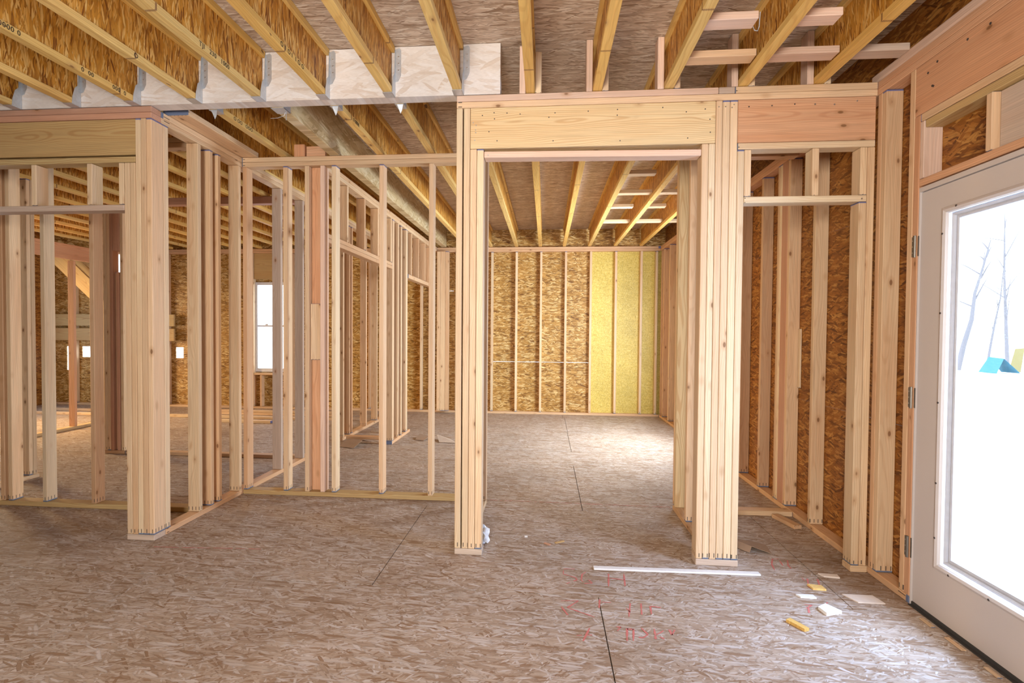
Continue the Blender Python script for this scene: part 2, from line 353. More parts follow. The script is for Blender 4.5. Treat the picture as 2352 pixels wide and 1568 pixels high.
# ------------------------------------------------------------------ cased opening straight ahead
G = 'studs of the post left of the open doorway'
for i, (a, b, top, lab) in enumerate([(-0.546, -0.508, H0, 'outermost stud of the post left of the central doorway, dark gap beside it'),
        (-0.502, -0.463, H0, 'second stud of the post left of the central doorway, running up beside the header'),
        (-0.4625, -0.4225, 2.4505, 'third stud of the post left of the central doorway, carrying the header end'),
        (-0.422, -0.380, 2.4505, 'innermost stud of the post left of the central doorway, edging the opening')]):
    board('wall_stud', a, b, FR, BK, T, top, 'pale', lab, 'stud', G)
board('bottom_plate', -0.546, -0.376, FR, BK, 0, T, 'grey', 'short floor plate under the post left of the central doorway', 'plate', 'floor plates')
G = 'studs of the post right of the open doorway'
for a, b, z0, top, lab in [(0.884, 0.922, T, 2.4505, 'innermost yellowish stud of the six stud post right of the central doorway'),
        (0.9225, 0.9598, T, 2.4505, 'second stud of the six stud post right of the central doorway, under the header end'),
        (0.9605, 0.9985, T, H0, 'third stud of the six stud post, full height, touching the big header'),
        (0.999, 1.039, T, H0, 'fourth stud of the six stud post, full height, one nail near its top'),
        (1.040, 1.0825, T, H0, 'fifth stud of the six stud post, full height with two nails near its top'),
        (1.083, 1.122, T, 2.411, 'outermost right stud of the six stud post, shorter than its neighbours')]:
    o = board('wall_stud', a, b, FR, BK, z0, top, 'pale', lab, 'stud', G)
    if top == H0: nails(o, {0.9605: [(0.976, 2.657)], 0.999: [(1.013, 2.657)], 1.040: [(1.049, 2.651), (1.060, 2.668)]}[a], FR)
board('bottom_plate', 0.884, 1.126, FR, BK, 0, T, 'grey', 'short floor plate under the six stud post', 'plate', 'floor plates')
hd = empty('door_header', (0.25, FR, 2.451))
tag(hd, 'wide cream pine header across the central doorway, dotted with nails', 'header', 'headers')
board('ply', -0.4625, 0.9600, FR, FR+0.0435, 2.451, 2.6935, 'cream', parent=hd)
board('ply', -0.4625, 0.9600, FR+0.0445, BK, 2.451, 2.6935, 'cream', parent=hd)
nails(hd, [(-0.39, 2.647), (-0.32, 2.661), (-0.317, 2.625), (-0.243, 2.657), (-0.165, 2.649), (0.005, 2.625), (0.041, 2.65), (0.234, 2.654), (0.403, 2.659), (0.402, 2.626), (-0.35, 2.55), (-0.301, 2.495), (0.031, 2.487), (0.661, 2.663), (0.794, 2.634), (0.9, 2.647), (0.927, 2.588), (0.93, 2.514), (0.804, 2.484), (0.42, 2.478)], FR, 'rust', 0.0034)
nails(hd, [(-0.445, 2.606), (-0.427, 2.59), (-0.43, 2.563), (-0.429, 2.547), (-0.435, 2.502)], FR, 'nail', 0.0036)
o = board('flat_blocking', -0.379, 0.883, FR+0.001, BK, 2.390, 2.428, 'pink', 'pinkish flat board nailed between the posts just under the central header', 'board', tilt=('Y', 0.012))
nails(o, [(-0.354, 2.412)], FR, 'nail', 0.004)
for a, b, mt, lab in [(-0.546, 0.9745, 'pink', 'upper top plate over the central doorway, left length with small knots'), (0.975, 1.0655, 'grey', 'short filler piece in the upper top plate above the six stud post'), (1.066, XR_, 'pale', 'upper top plate over the narrow side opening, right length')]:
    board('top_plate', a, b, FR, BK, H1, HT, mt, lab, 'plate', 'top plates')
board('top_plate', -0.546, XR_, FR, BK, H0, H1, 'pale', 'lower top plate running from the central doorway to the door wall', 'plate', 'top plates')
# narrow opening on the right
hd = empty('door_header', (1.46, FR, 2.45)); tag(hd, 'peach coloured header above the narrow opening by the glass door', 'header', 'headers')
board('ply', 1.083, 1.830, FR, FR+T, 2.4505, 2.6935, 'peach', parent=hd); board('ply', 1.083, 1.830, BK-T, BK, 2.4505, 2.6935, 'peach', parent=hd)
nails(hd, [(1.142, 2.653), (1.268, 2.655), (1.392, 2.66)], FR, 'rust', 0.004); nails(hd, [(1.502, 2.656), (1.606, 2.652), (1.727, 2.668)], FR, 'nail', 0.0045)
board('flat_plate', 1.083, 1.830, FR, BK, 2.4115, 2.4498, 'pale', 'flat plate right under the peach header of the narrow opening', 'plate', 'flat plates')
o = board('flat_plate', 1.1225, 1.790, FR, BK, 2.106, 2.144, 'pale', 'lower flat board across the narrow opening, under its three short studs', 'plate', 'flat plates'); nails(o, [(1.763, 2.122)], FR, 'nail', 0.0045)
G = 'short studs above the narrow opening'
board('cripple_stud', 1.1225, 1.161, FR, BK, 2.144, 2.4112, 'pale', 'short stud at the left end above the narrow opening', 'stud', G)
board('cripple_stud', 1.494, 1.532, FR, BK, 2.144, 2.4112, 'pale', 'short stud midway above the narrow opening', 'stud', G)
board('cripple_stud', 1.752, 1.790, FR, BK, 2.144, 2.4112, 'stud', 'short stud at the right end above the narrow opening', 'stud', G)
board('wall_stud', 1.748, 1.790, FR, BK, T, 2.1058, 'stud', 'trimmer stud under the right end of the lower flat board of the narrow opening', 'stud', 'studs at the right corner')
board('wall_stud', 1.7905, 1.830, FR, BK, T, 2.4112, 'stud', 'stud right of the trimmer, up to the flat plate of the narrow opening', 'stud', 'studs at the right corner')
board('bottom_plate', 1.745, XR_, FR, BK, 0, T, 'stud', 'stub of floor plate at the right foot of the narrow opening', 'plate', 'floor plates')

# ------------------------------------------------------------------ the wall with the glass door, running away on the right
board('bottom_plate', XR_, XS, 2.806, 8.742, 0, T, 'stud', 'floor plate of the door wall running back from the door jamb', 'plate', 'floor plates')
board('top_plate', XR_, XS, -1.7, 8.742, H0, H1, 'peach', 'lower top plate of the wall with the glass door', 'plate', 'top plates')
board('top_plate', XR_, XS, -1.7, 8.742, H1, HT+0.001, 'peach', 'middle top plate of the wall with the glass door', 'plate', 'top plates')
board('top_plate', XR_, XS, -1.7, 3.22, HT+0.001, 2.828, 'pink', 'third and topmost plate of the wall with the glass door', 'plate', 'top plates', bev=0.012)
G = 'studs of the wall with the glass door'
for y0, mt, lab in [(3.1105, 'stud', 'narrow stud tucked into the corner between side opening and door wall'), (3.072, 'stud', 'corner stud with long dark resin streak, right of the narrow opening'),
        (3.811, 'stud', 'knotty stud seen through the narrow opening, nearest one past the corner'), (4.200, 'stud', 'front stud of the doubled group seen through the narrow opening'), (4.3405, 'pale', 'middle stud of the doubled group seen through the narrow opening'), (4.379, 'stud', 'rear stud of the doubled group seen through the narrow opening'),
        (4.700, 'stud', 'stud with a column of small nails, seen through the narrow opening'), (5.160, 'stud', 'farthest stud seen through the narrow opening, half hidden by the six stud post'),
        (7.70, 'stud', 'first visible stud beyond the window gap in the far room right wall'), (8.10, 'stud', 'second visible stud beyond the window gap in the far room right wall'), (8.50, 'stud', 'next to last stud of the far room right wall before the corner'), (8.66, 'stud', 'last stud of the far room right wall, in the far corner')]:
    board('wall_stud', XR_, XS, y0, y0+T, T, H0, mt, lab, 'stud', G)
board('backing_stud', XR_, XR_+T, 4.2385, 4.340, T, H0, 'red', 'flat stud turned sideways inside the doubled group of the door wall', 'stud', G)
board('scrap_block', XR_+0.074, XR_+0.112-0.024, 4.16, 4.1995, 0.95, 1.40, 'pale', 'short pale block nailed on the doubled group beyond the narrow opening', 'block')
board('wall_stud', XR_, XS, 2.8475, 2.886, T, H0, 'stud', 'full height stud on the hinge side of the glass door', 'stud', G)
board('wall_stud', XR_, XS, 2.8065, 2.847, T, 2.449, 'peach', 'shorter stud on the hinge side of the glass door, under its header', 'stud', G)
hd = empty('door_header', (XR_, 2.0, 2.45)); tag(hd, 'orange toned header above the white glass door', 'header', 'headers')
board('ply', XR_, XR_+T, 1.0, 2.8470, 2.4495, 2.6935, 'peach', parent=hd); board('ply', XS-T, XS, 1.0, 2.8470, 2.4495, 2.6935, 'peach', parent=hd)
for y, z in [(2.76, 2.63), (2.70, 2.655), (2.52, 2.66), (2.73, 2.555), (2.722, 2.55), (2.40, 2.66)]:
    bm = bmesh.new(); tube(bm, [(XR_+0.002, y, z), (XR_-0.0008, y, z)], 0.0055, 10); link_bm('nail', bm, 'rust', parent=hd)
board('flat_plate', XR_, XS, 1.0, 2.806, 2.411, 2.449, 'stud', 'upper flat plate under the orange header of the glass door', 'plate', 'flat plates')
board('flat_plate', XR_+0.004, XS, 1.0, 2.776, 2.3725, 2.4105, 'olive', 'second flat plate under the header of the glass door, dull olive face', 'plate', 'flat plates')
board('flat_plate', XR_, XS, 1.0, 2.806, 2.092, 2.129, 'peach', 'orange flat board directly above the frame of the glass door', 'plate', 'flat plates')
G = 'short studs above the glass door'
board('cripple_stud', XR_, XS, 2.7765, 2.806, 2.1295, 2.4105, 'pink', 'short pinkish stud over the hinge corner of the glass door', 'stud', G)
board('cripple_stud', XR_, XS, 2.380, 2.413, 2.1295, 2.3720, 'pale', 'short stud over the middle of the glass door, bark streaks on its side', 'stud', G)
board('scrap_board', XR_+0.030, XR_+0.048, 1.95, 2.379, 2.1305, 2.371, 'grey', 'pale plywood scrap behind the short studs over the glass door', 'board')

# door
d1 = tag(empty('door_1', (1.87, 2.35, 0)), kind='structure')
Y0, Y1 = 1.886, 2.800
jb = boxes('door_frame', [(1.842, 1.94, Y1+0.002, 2.826, 0.0, 2.086), (1.842, 1.94, 1.870, Y0-0.002, 0.0, 2.086), (1.842, 1.94, Y0-0.002, Y1+0.002, 2.064, 2.086)], 'white', d1)
bm = bmesh.new()
LY0, LY1, LZ0, LZ1 = 2.06, 2.635, 0.268, 1.938
for b in [(1.852, 1.896, Y0, LY0, 0.018, 2.061), (1.852, 1.896, LY1, Y1, 0.018, 2.061), (1.852, 1.896, LY0, LY1, 0.018, LZ0), (1.852, 1.896, LY0, LY1, LZ1, 2.061)]: addbox(bm, *b)
bmesh.ops.remove_doubles(bm, verts=bm.verts, dist=0.0001)
slab = link_bm('door_slab', bm, 'white', parent=d1)
def ring(name, x0, x1, w, y0, y1, z0, z1, mat, parent):
    """mitred moulding frame lying in the plane of the door"""
    bm = bmesh.new(); prof = [(x1, 0), (x0+(x1-x0)*0.35, 0.15*w), (x0, 0.5*w), (x0+(x1-x0)*0.35, 0.85*w), (x1, w)]
    rings = []
    for px, pw in prof: rings.append([bm.verts.new((px, a, b)) for a, b in ((y0+pw, z0+pw), (y1-pw, z0+pw), (y1-pw, z1-pw), (y0+pw, z1-pw))])
    for p, q in zip(rings, rings[1:]):
        for k in range(4): bm.faces.new((p[k], p[(k+1) % 4], q[(k+1) % 4], q[k]))
    return link_bm(name, bm, mat, parent=parent)
mo = ring('glass_moulding', 1.836, 1.8525, 0.032, 2.035, 2.655, 0.248, 1.955, 'white', d1)
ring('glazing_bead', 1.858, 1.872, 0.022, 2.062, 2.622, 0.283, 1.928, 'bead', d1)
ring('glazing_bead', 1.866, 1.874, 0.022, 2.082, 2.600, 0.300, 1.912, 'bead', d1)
boxes('glass_pane', [(1.872, 1.8735, 2.05, 2.63, 0.275, 1.93)], 'glass', d1)
for y, z in [(2.640, z) for z in (1.83, 1.46, 1.04, 0.66, 0.40)]+[(y, 0.262) for y in (2.55, 2.33, 2.12)]+[(2.56, 1.942)]:
    bm = bmesh.new(); tube(bm, [(1.840, y, z), (1.8355, y, z)], 0.005, 10); link_bm('screw', bm, 'rust', parent=mo)
for z in (0.235, 0.992, 1.750):
    bm = bmesh.new(); addbox(bm, 1.8375, 1.8415, 2.826, 2.846, z, z+0.1); addbox(bm, 1.840, 1.8435, 2.802, 2.824, z, z+0.1)
    tube(bm, [(1.8365, 2.8225, z-0.004), (1.8365, 2.8225, z+0.104)], 0.0075, 10)
    h = link_bm('hinge', bm, 'hinge', parent=d1)
    for dz in (0.02, 0.05, 0.08):
        bm = bmesh.new(); tube(bm, [(1.8380, 2.838, z+dz), (1.8362, 2.838, z+dz)], 0.0035, 8); link_bm('screw', bm, 'nail', parent=h)
boxes('door_sweep', [(1.846, 1.89, Y0, Y1, 0.004, 0.0175)], 'rubber', d1)
boxes('threshold', [(1.83, 1.94, Y0, Y1, 0.0002, 0.0035)], 'rubber', d1)
for k, (y0, y1) in enumerate([(2.58, 2.66), (2.40, 2.50), (2.22, 2.29)]):
    board('shim_shingle', 1.790, 1.812, y0, y1, 0.0004, 0.006, 'pale', ['thin pale wood sliver on the floor nearest the door hinge side', 'thin pale wood sliver on the floor under the middle of the glass door', 'thin pale wood sliver on the floor by the lower right picture edge'][k], 'sliver', 'slivers along the door sill')

# ------------------------------------------------------------------ pale beam across the room and its joists
bmn = board('flush_beam', -8.9, -0.283, FR, BK, HT+0.002, 3.0715, None, 'long whitish laminated beam across the ceiling carrying the joist ends', 'beam', bev=0.001)
bmn['kind'] = 'thing'
def web_orient(o, mat): o.data.materials.clear(); o.data.materials.append(mat)
web_orient(bmn, osb('beam_strand_lumber', 'z', 'x', (0.66, 0.55, 0.46), (0.76, 0.69, 0.63), (0.80, 0.75, 0.71), size=(0.24, 0.035), edge=0.04))

def joist(r, y0, y1, label, group, text=None, mat='flange'):
    """wood I-joist: bottom and top flange with a strandboard web between them; r is its right edge"""
    l = r-0.054; cx = (l+r)/2
    e = empty('ceiling_joist', (cx, (y0+y1)/2, 2.772)); tag(e, label, 'joist', group)
    board('bottom_flange', l, r, y0, y1, 2.7722, 2.810, mat, parent=e, bev=0.0015)
    board('top_flange', l, r, y0, y1, 3.034, 3.0725, mat, parent=e, bev=0.0015)
    bm = bmesh.new(); addbox(bm, -0.006, 0.006, -(y1-y0)/2, (y1-y0)/2, -0.112, 0.112)
    w = link_bm('web', bm, 'web', loc=(cx, (y0+y1)/2, 2.922), parent=e)
    for s, ty in (text or []):
        cu = bpy.data.curves.new('stamp_lettering', 'FONT'); cu.body = s; cu.size = 0.034; cu.extrude = 0.0002; cu.space_character = 1.15
        t0 = bpy.data.objects.new('stamp_curve', cu); col.objects.link(t0)
        me = bpy.data.meshes.new_from_object(t0.evaluated_get(bpy.context.evaluated_depsgraph_get())); bpy.data.objects.remove(t0); bpy.data.curves.remove(cu)
        me.materials.clear(); me.materials.append(M['ink']); t = bpy.data.objects.new('stamp_lettering', me); col.objects.link(t)
        t.rotation_euler = (R(90), 0, R(90)); t.location = (r+0.0003, ty, 2.7795); attach(t, e)
    return e
G1 = 'wood joists hung on the front of the whitish beam'
near = [-0.505, -0.922, -1.331, -1.738, -2.153, -2.563, -2.972, -3.383]
tx = {-1.331: [('O 1 O I  1 O O', 2.55)], -1.738: [('TJI   230   1000', 2.52)], -2.153: [('O', 2.60)], -2.563: [('000  1  0000 0', 2.15), ('0  00', 2.72), ('000  0', 2.93)], -2.972: [('000  0000  00', 2.1)]}
for i, r in enumerate(near):
    joist(r, -1.6, FR-0.003, f'wood I-joist hung on the front of the whitish beam, {ORD[i]} from its right end', G1, tx.get(r))
G2 = 'wood joists passing over the central doorway'
for i, r in enumerate([1.550, 1.137, 0.722, 0.313, -0.0787]):
    joist(r, -1.6, 8.74, f'wood I-joist passing over the cased openings, {ORD[i]} counted from the glass door wall', G2)
G3 = 'wood joists hung on the back of the whitish beam'
back = [-0.470, -0.895, -1.312, -2.115, -2.535, -2.94, -3.31, -3.69, -4.10, -4.48, -4.90, -5.33, -5.72, -6.12, -6.53, -6.94, -7.35]
for i, r in enumerate(back):
    lab = f'wood I-joist behind the whitish beam, {ORD[i] if i < 16 else "last"} from its right end'
    joist(r, BK+0.003, 8.74, lab, G3, {-1.312: [('0 0000', 3.5)], -2.115: [('O OO   OOO', 3.42)]}.get(r))

def hanger(r, y, s, label, group):
    """U shaped sheet metal hanger; s=-1 in front of the beam, +1 behind it"""
    l = r-0.054; bm = bmesh.new(); t = 0.0016
    def plate(pts, d):
        a = [bm.verts.new(p) for p in pts]; b = [bm.verts.new(tuple(q+w for q, w in zip(p, d))) for p in pts]
        bm.faces.new(a); bm.faces.new(b[::-1])
        for i in range(len(pts)): bm.faces.new((a[i], b[i], b[(i+1) % len(pts)], a[(i+1) % len(pts)]))
    ys = y+s*0.0005; yo = y+s*0.066
    for x, sg in ((r+0.0006, 1), (l-0.0006, -1)):
        plate([(x, ys, 2.769), (x, yo, 2.769), (x, yo-s*0.004, 2.815), (x, y+s*0.045, 2.875), (x, y+s*0.022, 2.90), (x, y+s*0.012, 3.045), (x, ys, 3.055)], (sg*t, 0, 0))
        plate([(x+sg*t, ys, 2.86), (x+sg*0.018, ys, 2.865), (x+sg*0.036, ys, 2.90), (x+sg*0.036, ys, 3.05), (x+sg*0.026, ys, 3.063), (x+sg*t, ys, 3.055)], (0, s*t, 0))
    plate([(l-0.002, ys, 2.7690), (r+0.002, ys, 2.7690), (r+0.002, y+s*0.075, 2.7690), (l-0.002, y+s*0.075, 2.7690)], (0, 0, 0.0018))
    plate([(l+0.012, y+s*0.005, 2.7688), (r-0.004, y+s*0.006, 2.7688), (r-0.012, y+s*0.012, 2.735), (r-0.022, y+s*0.012, 2.715)], (0, s*t, 0)) if s > 0 else None
    o = link_bm('joist_hanger', bm, 'galv'); tag(o, label, 'hanger', group)
    if s < 0:
        for z in (2.93, 2.97, 3.01):
            b2 = bmesh.new(); tube(b2, [(r+0.022, ys-0.001, z), (r+0.022, ys-0.0045, z)], 0.0045, 8); link_bm('nail', b2, 'nail', parent=o)
    return o
for i, r in enumerate(near[:8]):
    hanger(r, FR, -1, f'galvanised hanger on the front of the whitish beam, {ORD[i]} from its right end', 'metal hangers on the front of the beam')
for i, r in enumerate(back[:6]):
    if i in (0, 4, 5): continue
    hanger(r, BK, 1, f'galvanised hanger under the back edge of the whitish beam, {ORD[i]} from the right', 'metal hangers behind the beam')
lb = board('ridge_like_beam', -1.7535, -1.672, BK+0.004, 8.73, HT+0.002, 3.0715, None, 'thick pale laminated beam running away to the far wall on the left', 'beam', bev=0.002)
lb.name = 'laminated_beam'; lb['kind'] = 'thing'
web_orient(lb, osb('long_beam_strand_lumber', 'z', 'y', (0.48, 0.33, 0.15), (0.68, 0.52, 0.28), (0.78, 0.65, 0.42), size=(0.30, 0.03), edge=0.08))
bm = bmesh.new()
for b in [(-1.756, -1.669, BK+0.0015, BK+0.09, 2.768, 2.7702), (-1.7565, -1.7545, BK+0.0015, BK+0.09, 2.768, 3.03), (-1.671, -1.669, BK+0.0015, BK+0.09, 2.768, 3.03)]: addbox(bm, *b)
tag(link_bm('beam_hanger', bm, 'galv'), 'wide grey metal saddle holding the thick pale beam end', 'hanger')
bm = bmesh.new(); tube(bm, [(-1.69, 3.30, 2.767), (-1.70, 3.302, 2.745), (-1.75, 3.31, 2.735), (-1.80, 3.32, 2.738)], 0.002, 6); tube(bm, [(-1.685, 3.30, 2.768), (-1.685, 3.30, 2.715)], 0.0025, 6)
tag(link_bm('hanging_wire', bm, 'galv'), 'thin bent wire dangling under the wide metal saddle', 'wire')

# blocks between and beside the joists
G = 'flat ladder blocks between the joists'
k = 0
lad = [(2.887, [(0.7225, 1.0825, 'pale'), (1.1375, 1.4955, 'pink'), (1.5505, 1.836, 'grey')], 'lower row over the narrow opening'), (2.553, [(0.7225, 0.965, 'pink'), (1.1375, 1.335, 'pink')], 'upper row by the picture top edge')]
for y, ps, w in lad:
    for j, (a, b, mt) in enumerate(ps):
        board('ladder_block', a, b, y, y+0.089, 2.8105, 2.8485, mt, f'flat block between joists, {ORD[j]} of the {w}', 'block', G)
for y, w, full in [(4.93, 'front row in the far room ceiling', 0), (5.60, 'second row in the far room ceiling', 1), (6.21, 'third row in the far room ceiling', 0), (7.04, 'rear row in the far room ceiling', 1)]:
    ps = ([(0.7225, 1.0825), (1.1375, 1.4955), (1.5505, 1.836)] if y > 7 else [(0.7225, 1.0825), (1.1375, 1.4955)]) if full else [(0.7225, 0.99), (1.1375, 1.36)][:1 if y < 5 else 2]
    for j, (a, b) in enumerate(ps):
        board('ladder_block', a, b, y, y+0.089, 2.8105, 2.8485, 'pale', f'flat block between joists, {ORD[j]} of the {w}', 'block', G)
G = 'upright blocks beside the joists over the cased openings'
for r, nm in ((-0.0787, 'fifth'), (0.313, 'fourth'), (0.722, 'third'), (1.137, 'second'), (1.550, 'nearest')):
    for a, b, top, sd in ((r+0.0005, r+0.0385, 3.012 if r < 0 else 2.95 if r > 1.1 else 3.06, 'right'), (r-0.0925, r-0.0545, 3.0715, 'left')):
        if r == -0.0787 and sd == 'left': top = 3.05
        board('squash_block', a, b, FR+0.002, BK-0.002, HT+0.0005, top, 'pink' if sd == 'left' else 'pale', f'upright block {sd} of the {nm} joist from the glass door wall', 'block', G)
bm = bmesh.new(); tube(bm, [(1.098, 2.89, 3.05), (1.096, 2.90, 2.965), (1.090, 2.905, 2.945), (1.075, 2.905, 2.948), (1.065, 2.90, 2.965)], 0.003, 6)
tag(link_bm('bent_wire', bm, 'galv'), 'bent wire loop hanging beside the second joist from the glass door wall', 'wire')

# ------------------------------------------------------------------ side walls of the short passage
board('bottom_plate', -0.545, -0.456, BK, 4.142, 0, T, 'stud', 'floor plate running back behind the post left of the central doorway', 'plate', 'floor plates')
board('bottom_plate', 0.984, 1.073, BK, 4.142, 0, T, 'stud', 'floor plate running back behind the six stud post', 'plate', 'floor plates')
for x0, x1, s in ((-0.545, -0.456, 'left'), (0.984, 1.073, 'right')):
    board('top_plate', x0, x1, BK, 4.142, H0, H1, 'stud', f'lower top plate of the passage side wall on the {s}', 'plate', 'top plates')
    board('top_plate', x0, x1, BK, 4.142, H1, HT, 'stud', f'upper top plate of the passage side wall on the {s}', 'plate', 'top plates')
G = 'studs of the passage side walls'
for y, lab in [(4.104, 'rearmost stud of the passage wall left of the central doorway'), (4.0655, 'next to rearmost stud of the passage wall left of the central doorway')]:
    board('wall_stud', -0.545, -0.456, y, y+T, T, H0, 'pale', lab, 'stud', G)
for y, lab, mt in [(4.104, 'rearmost stud of the passage wall right of the central doorway', 'stud'), (4.0655, 'broad yellow streaked stud at the rear of the right passage wall', 'cream'), (3.762, 'middle stud of the passage wall right of the central doorway', 'pale')]:
    board('wall_stud', 0.984, 1.073, y, y+T, T, H0, mt, lab, 'stud', G)

# ------------------------------------------------------------------ partition across on the left of the doorway
LA, LB = 4.1425, 4.2315
board('bottom_plate', -2.494, -0.546, LA, LB, 0, T, 'olive', 'floor plate of the open partition left of the central doorway', 'plate', 'floor plates')
board('top_plate', -2.494, -0.546, LA, LB, H0, H1, 'stud', 'lower top plate of the open partition left of the central doorway', 'plate', 'top plates')
board('top_plate', -2.494, -0.546, LA, LB, H1, HT, 'stud', 'upper top plate of the open partition left of the central doorway', 'plate', 'top plates')
G = 'studs of the open partition left of the doorway'
for x, mt, lab in [(-2.490, 'stud', 'corner stud where the open partition meets the left side wall'), (-2.145, 'stud', 'first free standing stud of the open partition, counted from the left corner'),
        (-1.962, 'pale', 'bluish stained second stud of the open partition'), (-1.832, 'pink', 'third stud of the open partition, with a pale block on its left'), (-1.737, 'pale', 'fourth stud of the open partition, edging the gap toward the doorway'),
        (-1.342, 'pale', 'fifth stud of the open partition, alone in the gap'), (-0.937, 'pale', 'sixth stud of the open partition, nearest the central doorway post')]:
    board('wall_stud', x, x+T, LA, LB, T, H0, mt, lab, 'stud', G)
board('backing_stud', -1.9235, -1.8325, LB-T, LB, T, H0, 'peach', 'orange stud turned sideways between second and third partition studs', 'stud', G)
board('scrap_block', -1.9225, -1.8335, LB-T-0.03, LB-T-0.0005, 1.12, 1.58, 'pale', 'pale short block nailed between second and third partition studs', 'block')
board('scrap_block', -2.06, -1.97, 4.16, 4.20, 2.7705, 2.875, 'peach', 'orange offcut standing on the open partition top plate', 'block', 'offcuts on the partition top')
board('scrap_block', -1.96, -1.80, 4.17, 4.21, 2.7705, 2.86, 'peach', 'second orange offcut lying on the open partition top plate', 'block', 'offcuts on the partition top')

# ------------------------------------------------------------------ left side: beam opening, side wall, second wall
XL0, XL1 = -2.583, -2.494
board('top_plate', -6.5, XL1, FR, BK, H0, H1, 'red', 'reddish lower top plate above the left header', 'plate', 'top plates')
board('top_plate', -6.5, XL1, FR, BK, H1, HT, 'red', 'reddish upper top plate touching the whitish beam on the left', 'plate', 'top plates')
hd = empty('door_header', (-3.6, FR, 2.455)); tag(hd, 'olive pine header with swirling grain at the left picture edge', 'header', 'headers')
board('ply', -5.0, -2.6045, FR+0.006, FR+0.0435, 2.467, 2.6935, 'olive', parent=hd); board('ply', -5.0, -2.6045, BK-T, BK, 2.456, 2.6935, 'olive', parent=hd)
board('flat_plate', -5.0, -2.6045, FR, BK, 2.4175, 2.4555, 'olive', 'flat plate under the olive header on the left', 'plate', 'flat plates')
board('flat_plate', -5.0, -2.6815, FR, BK, 2.115, 2.153, 'grey', 'greyish lower flat board at the left picture edge', 'plate', 'flat plates')
G = 'short studs above the left opening'
for a, b, lab in [(-3.326, -3.290, 'short stud left of centre above the left opening'), (-2.938, -2.902, 'short stud with dark knot above the left opening'), (-2.7195, -2.6825, 'short stud beside the left corner post')]:
    board('cripple_stud', a, b, FR, BK, 2.1535, 2.417, 'pale', lab, 'stud', G)
G = 'studs of the left corner post'
for a, b, top, mt, lab in [(-2.681, -2.6435, 2.417, 'pale', 'outer left stud of the big corner post on the left'), (-2.643, -2.6055, 2.417, 'stud', 'second stud from the left in the big corner post'), (-2.6045, -2.569, H0, 'pale', 'third stud of the big corner post, up to the reddish plate'), (-2.5685, -2.532, H0, 'pale', 'fourth stud of the big corner post, with a pale groove'), (-2.5315, XL1, H0, 'pale', 'right front stud of the big corner post, showing its broad side')]:
    board('wall_stud', a, b, FR, FR+0.104, T, top, mt, lab, 'stud', G)
board('wall_stud', XL0, XL1, FR+0.1045, FR+0.152, T, H0, 'pale', 'rear stud of the big corner post on the left', 'stud', G)
board('bottom_plate', -2.683, XL1, FR, FR+0.104, 0, T, 'grey', 'floor plate under the big corner post on the left', 'plate', 'floor plates')
board('bottom_plate', XL0, XL1, FR+0.1045, 5.50, 0, T, 'stud', 'floor plate running back diagonally from the big corner post', 'plate', 'floor plates')
board('top_plate', XL0, XL1, BK, 8.742, H0, H1, 'stud', 'lower top plate running back from the big corner post', 'plate', 'top plates')
board('top_plate', XL0, XL1, BK, 8.742, H1, HT, 'stud', 'upper top plate running back from the big corner post', 'plate', 'top plates')
board('drywall_backing', XL0, -2.36, BK+0.07, LA+0.02, HT+0.0015, 2.812, 'stud', 'board laid flat on the left side wall plates, overhanging to the right', 'board')
board('bottom_plate', XL0, XL1, 6.30, 8.742, 0, T, 'stud', 'floor plate of the left side wall farther back, past the gap', 'plate', 'floor plates')
G = 'studs of the left side wall'
for y, mt, lab in [(3.592, 'stud', 'first stud of the left side wall behind the corner post, pale front edge'), (3.728, 'stud', 'second stud of the left side wall behind the corner post'), (3.824, 'stud', 'third stud of the left side wall behind the corner post'), (4.092, 'stud', 'fourth stud of the left side wall, blue marked at the partition corner'),
        (4.778, 'grey', 'greyish stud of the left side wall seen through the open partition'), (5.225, 'grey', 'second greyish stud of the left side wall seen through the open partition'),
        (6.31, 'stud', 'first stud of the rear left side wall, seen through the partition gap'), (6.515, 'stud', 'second stud of the rear left side wall, seen through the partition gap'), (6.60, 'stud', 'third stud of the rear left side wall, seen through the partition gap'), (7.142, 'stud', 'fourth stud of the rear left side wall, seen through the partition gap'), (7.615, 'stud', 'fifth stud of the rear left side wall, seen through the partition gap')]:
    board('wall_stud', XL0, XL1, y, y+T, T, H0, mt, lab, 'stud', G)
SA, SB = 3.672, 3.761
board('bottom_plate', -6.0, XL0, SA, SB, 0, T, 'olive', 'floor plate of the wall behind the left opening', 'plate', 'floor plates')
board('top_plate', -6.0, XL0, SA, SB, H0, H1, 'stud', 'lower top plate of the wall behind the left opening', 'plate', 'top plates')
board('top_plate', -6.0, XL0, SA, SB, H1, HT, 'stud', 'upper top plate of the wall behind the left opening', 'plate', 'top plates')
G = 'studs of the wall behind the left opening'
for a, mt, lab in [(-4.165, 'stud', 'leftmost stud behind the left opening, at the picture edge'), (-4.102, 'stud', 'second stud behind the left opening, doubled with the picture edge one'), (-3.816, 'pale', 'third stud behind the left opening, pale and knotty'), (-3.416, 'stud', 'fourth stud behind the left opening, bark on its right edge')]:
    board('wall_stud', a, a+T, SA, SB, T, H0, mt, lab, 'stud', G)

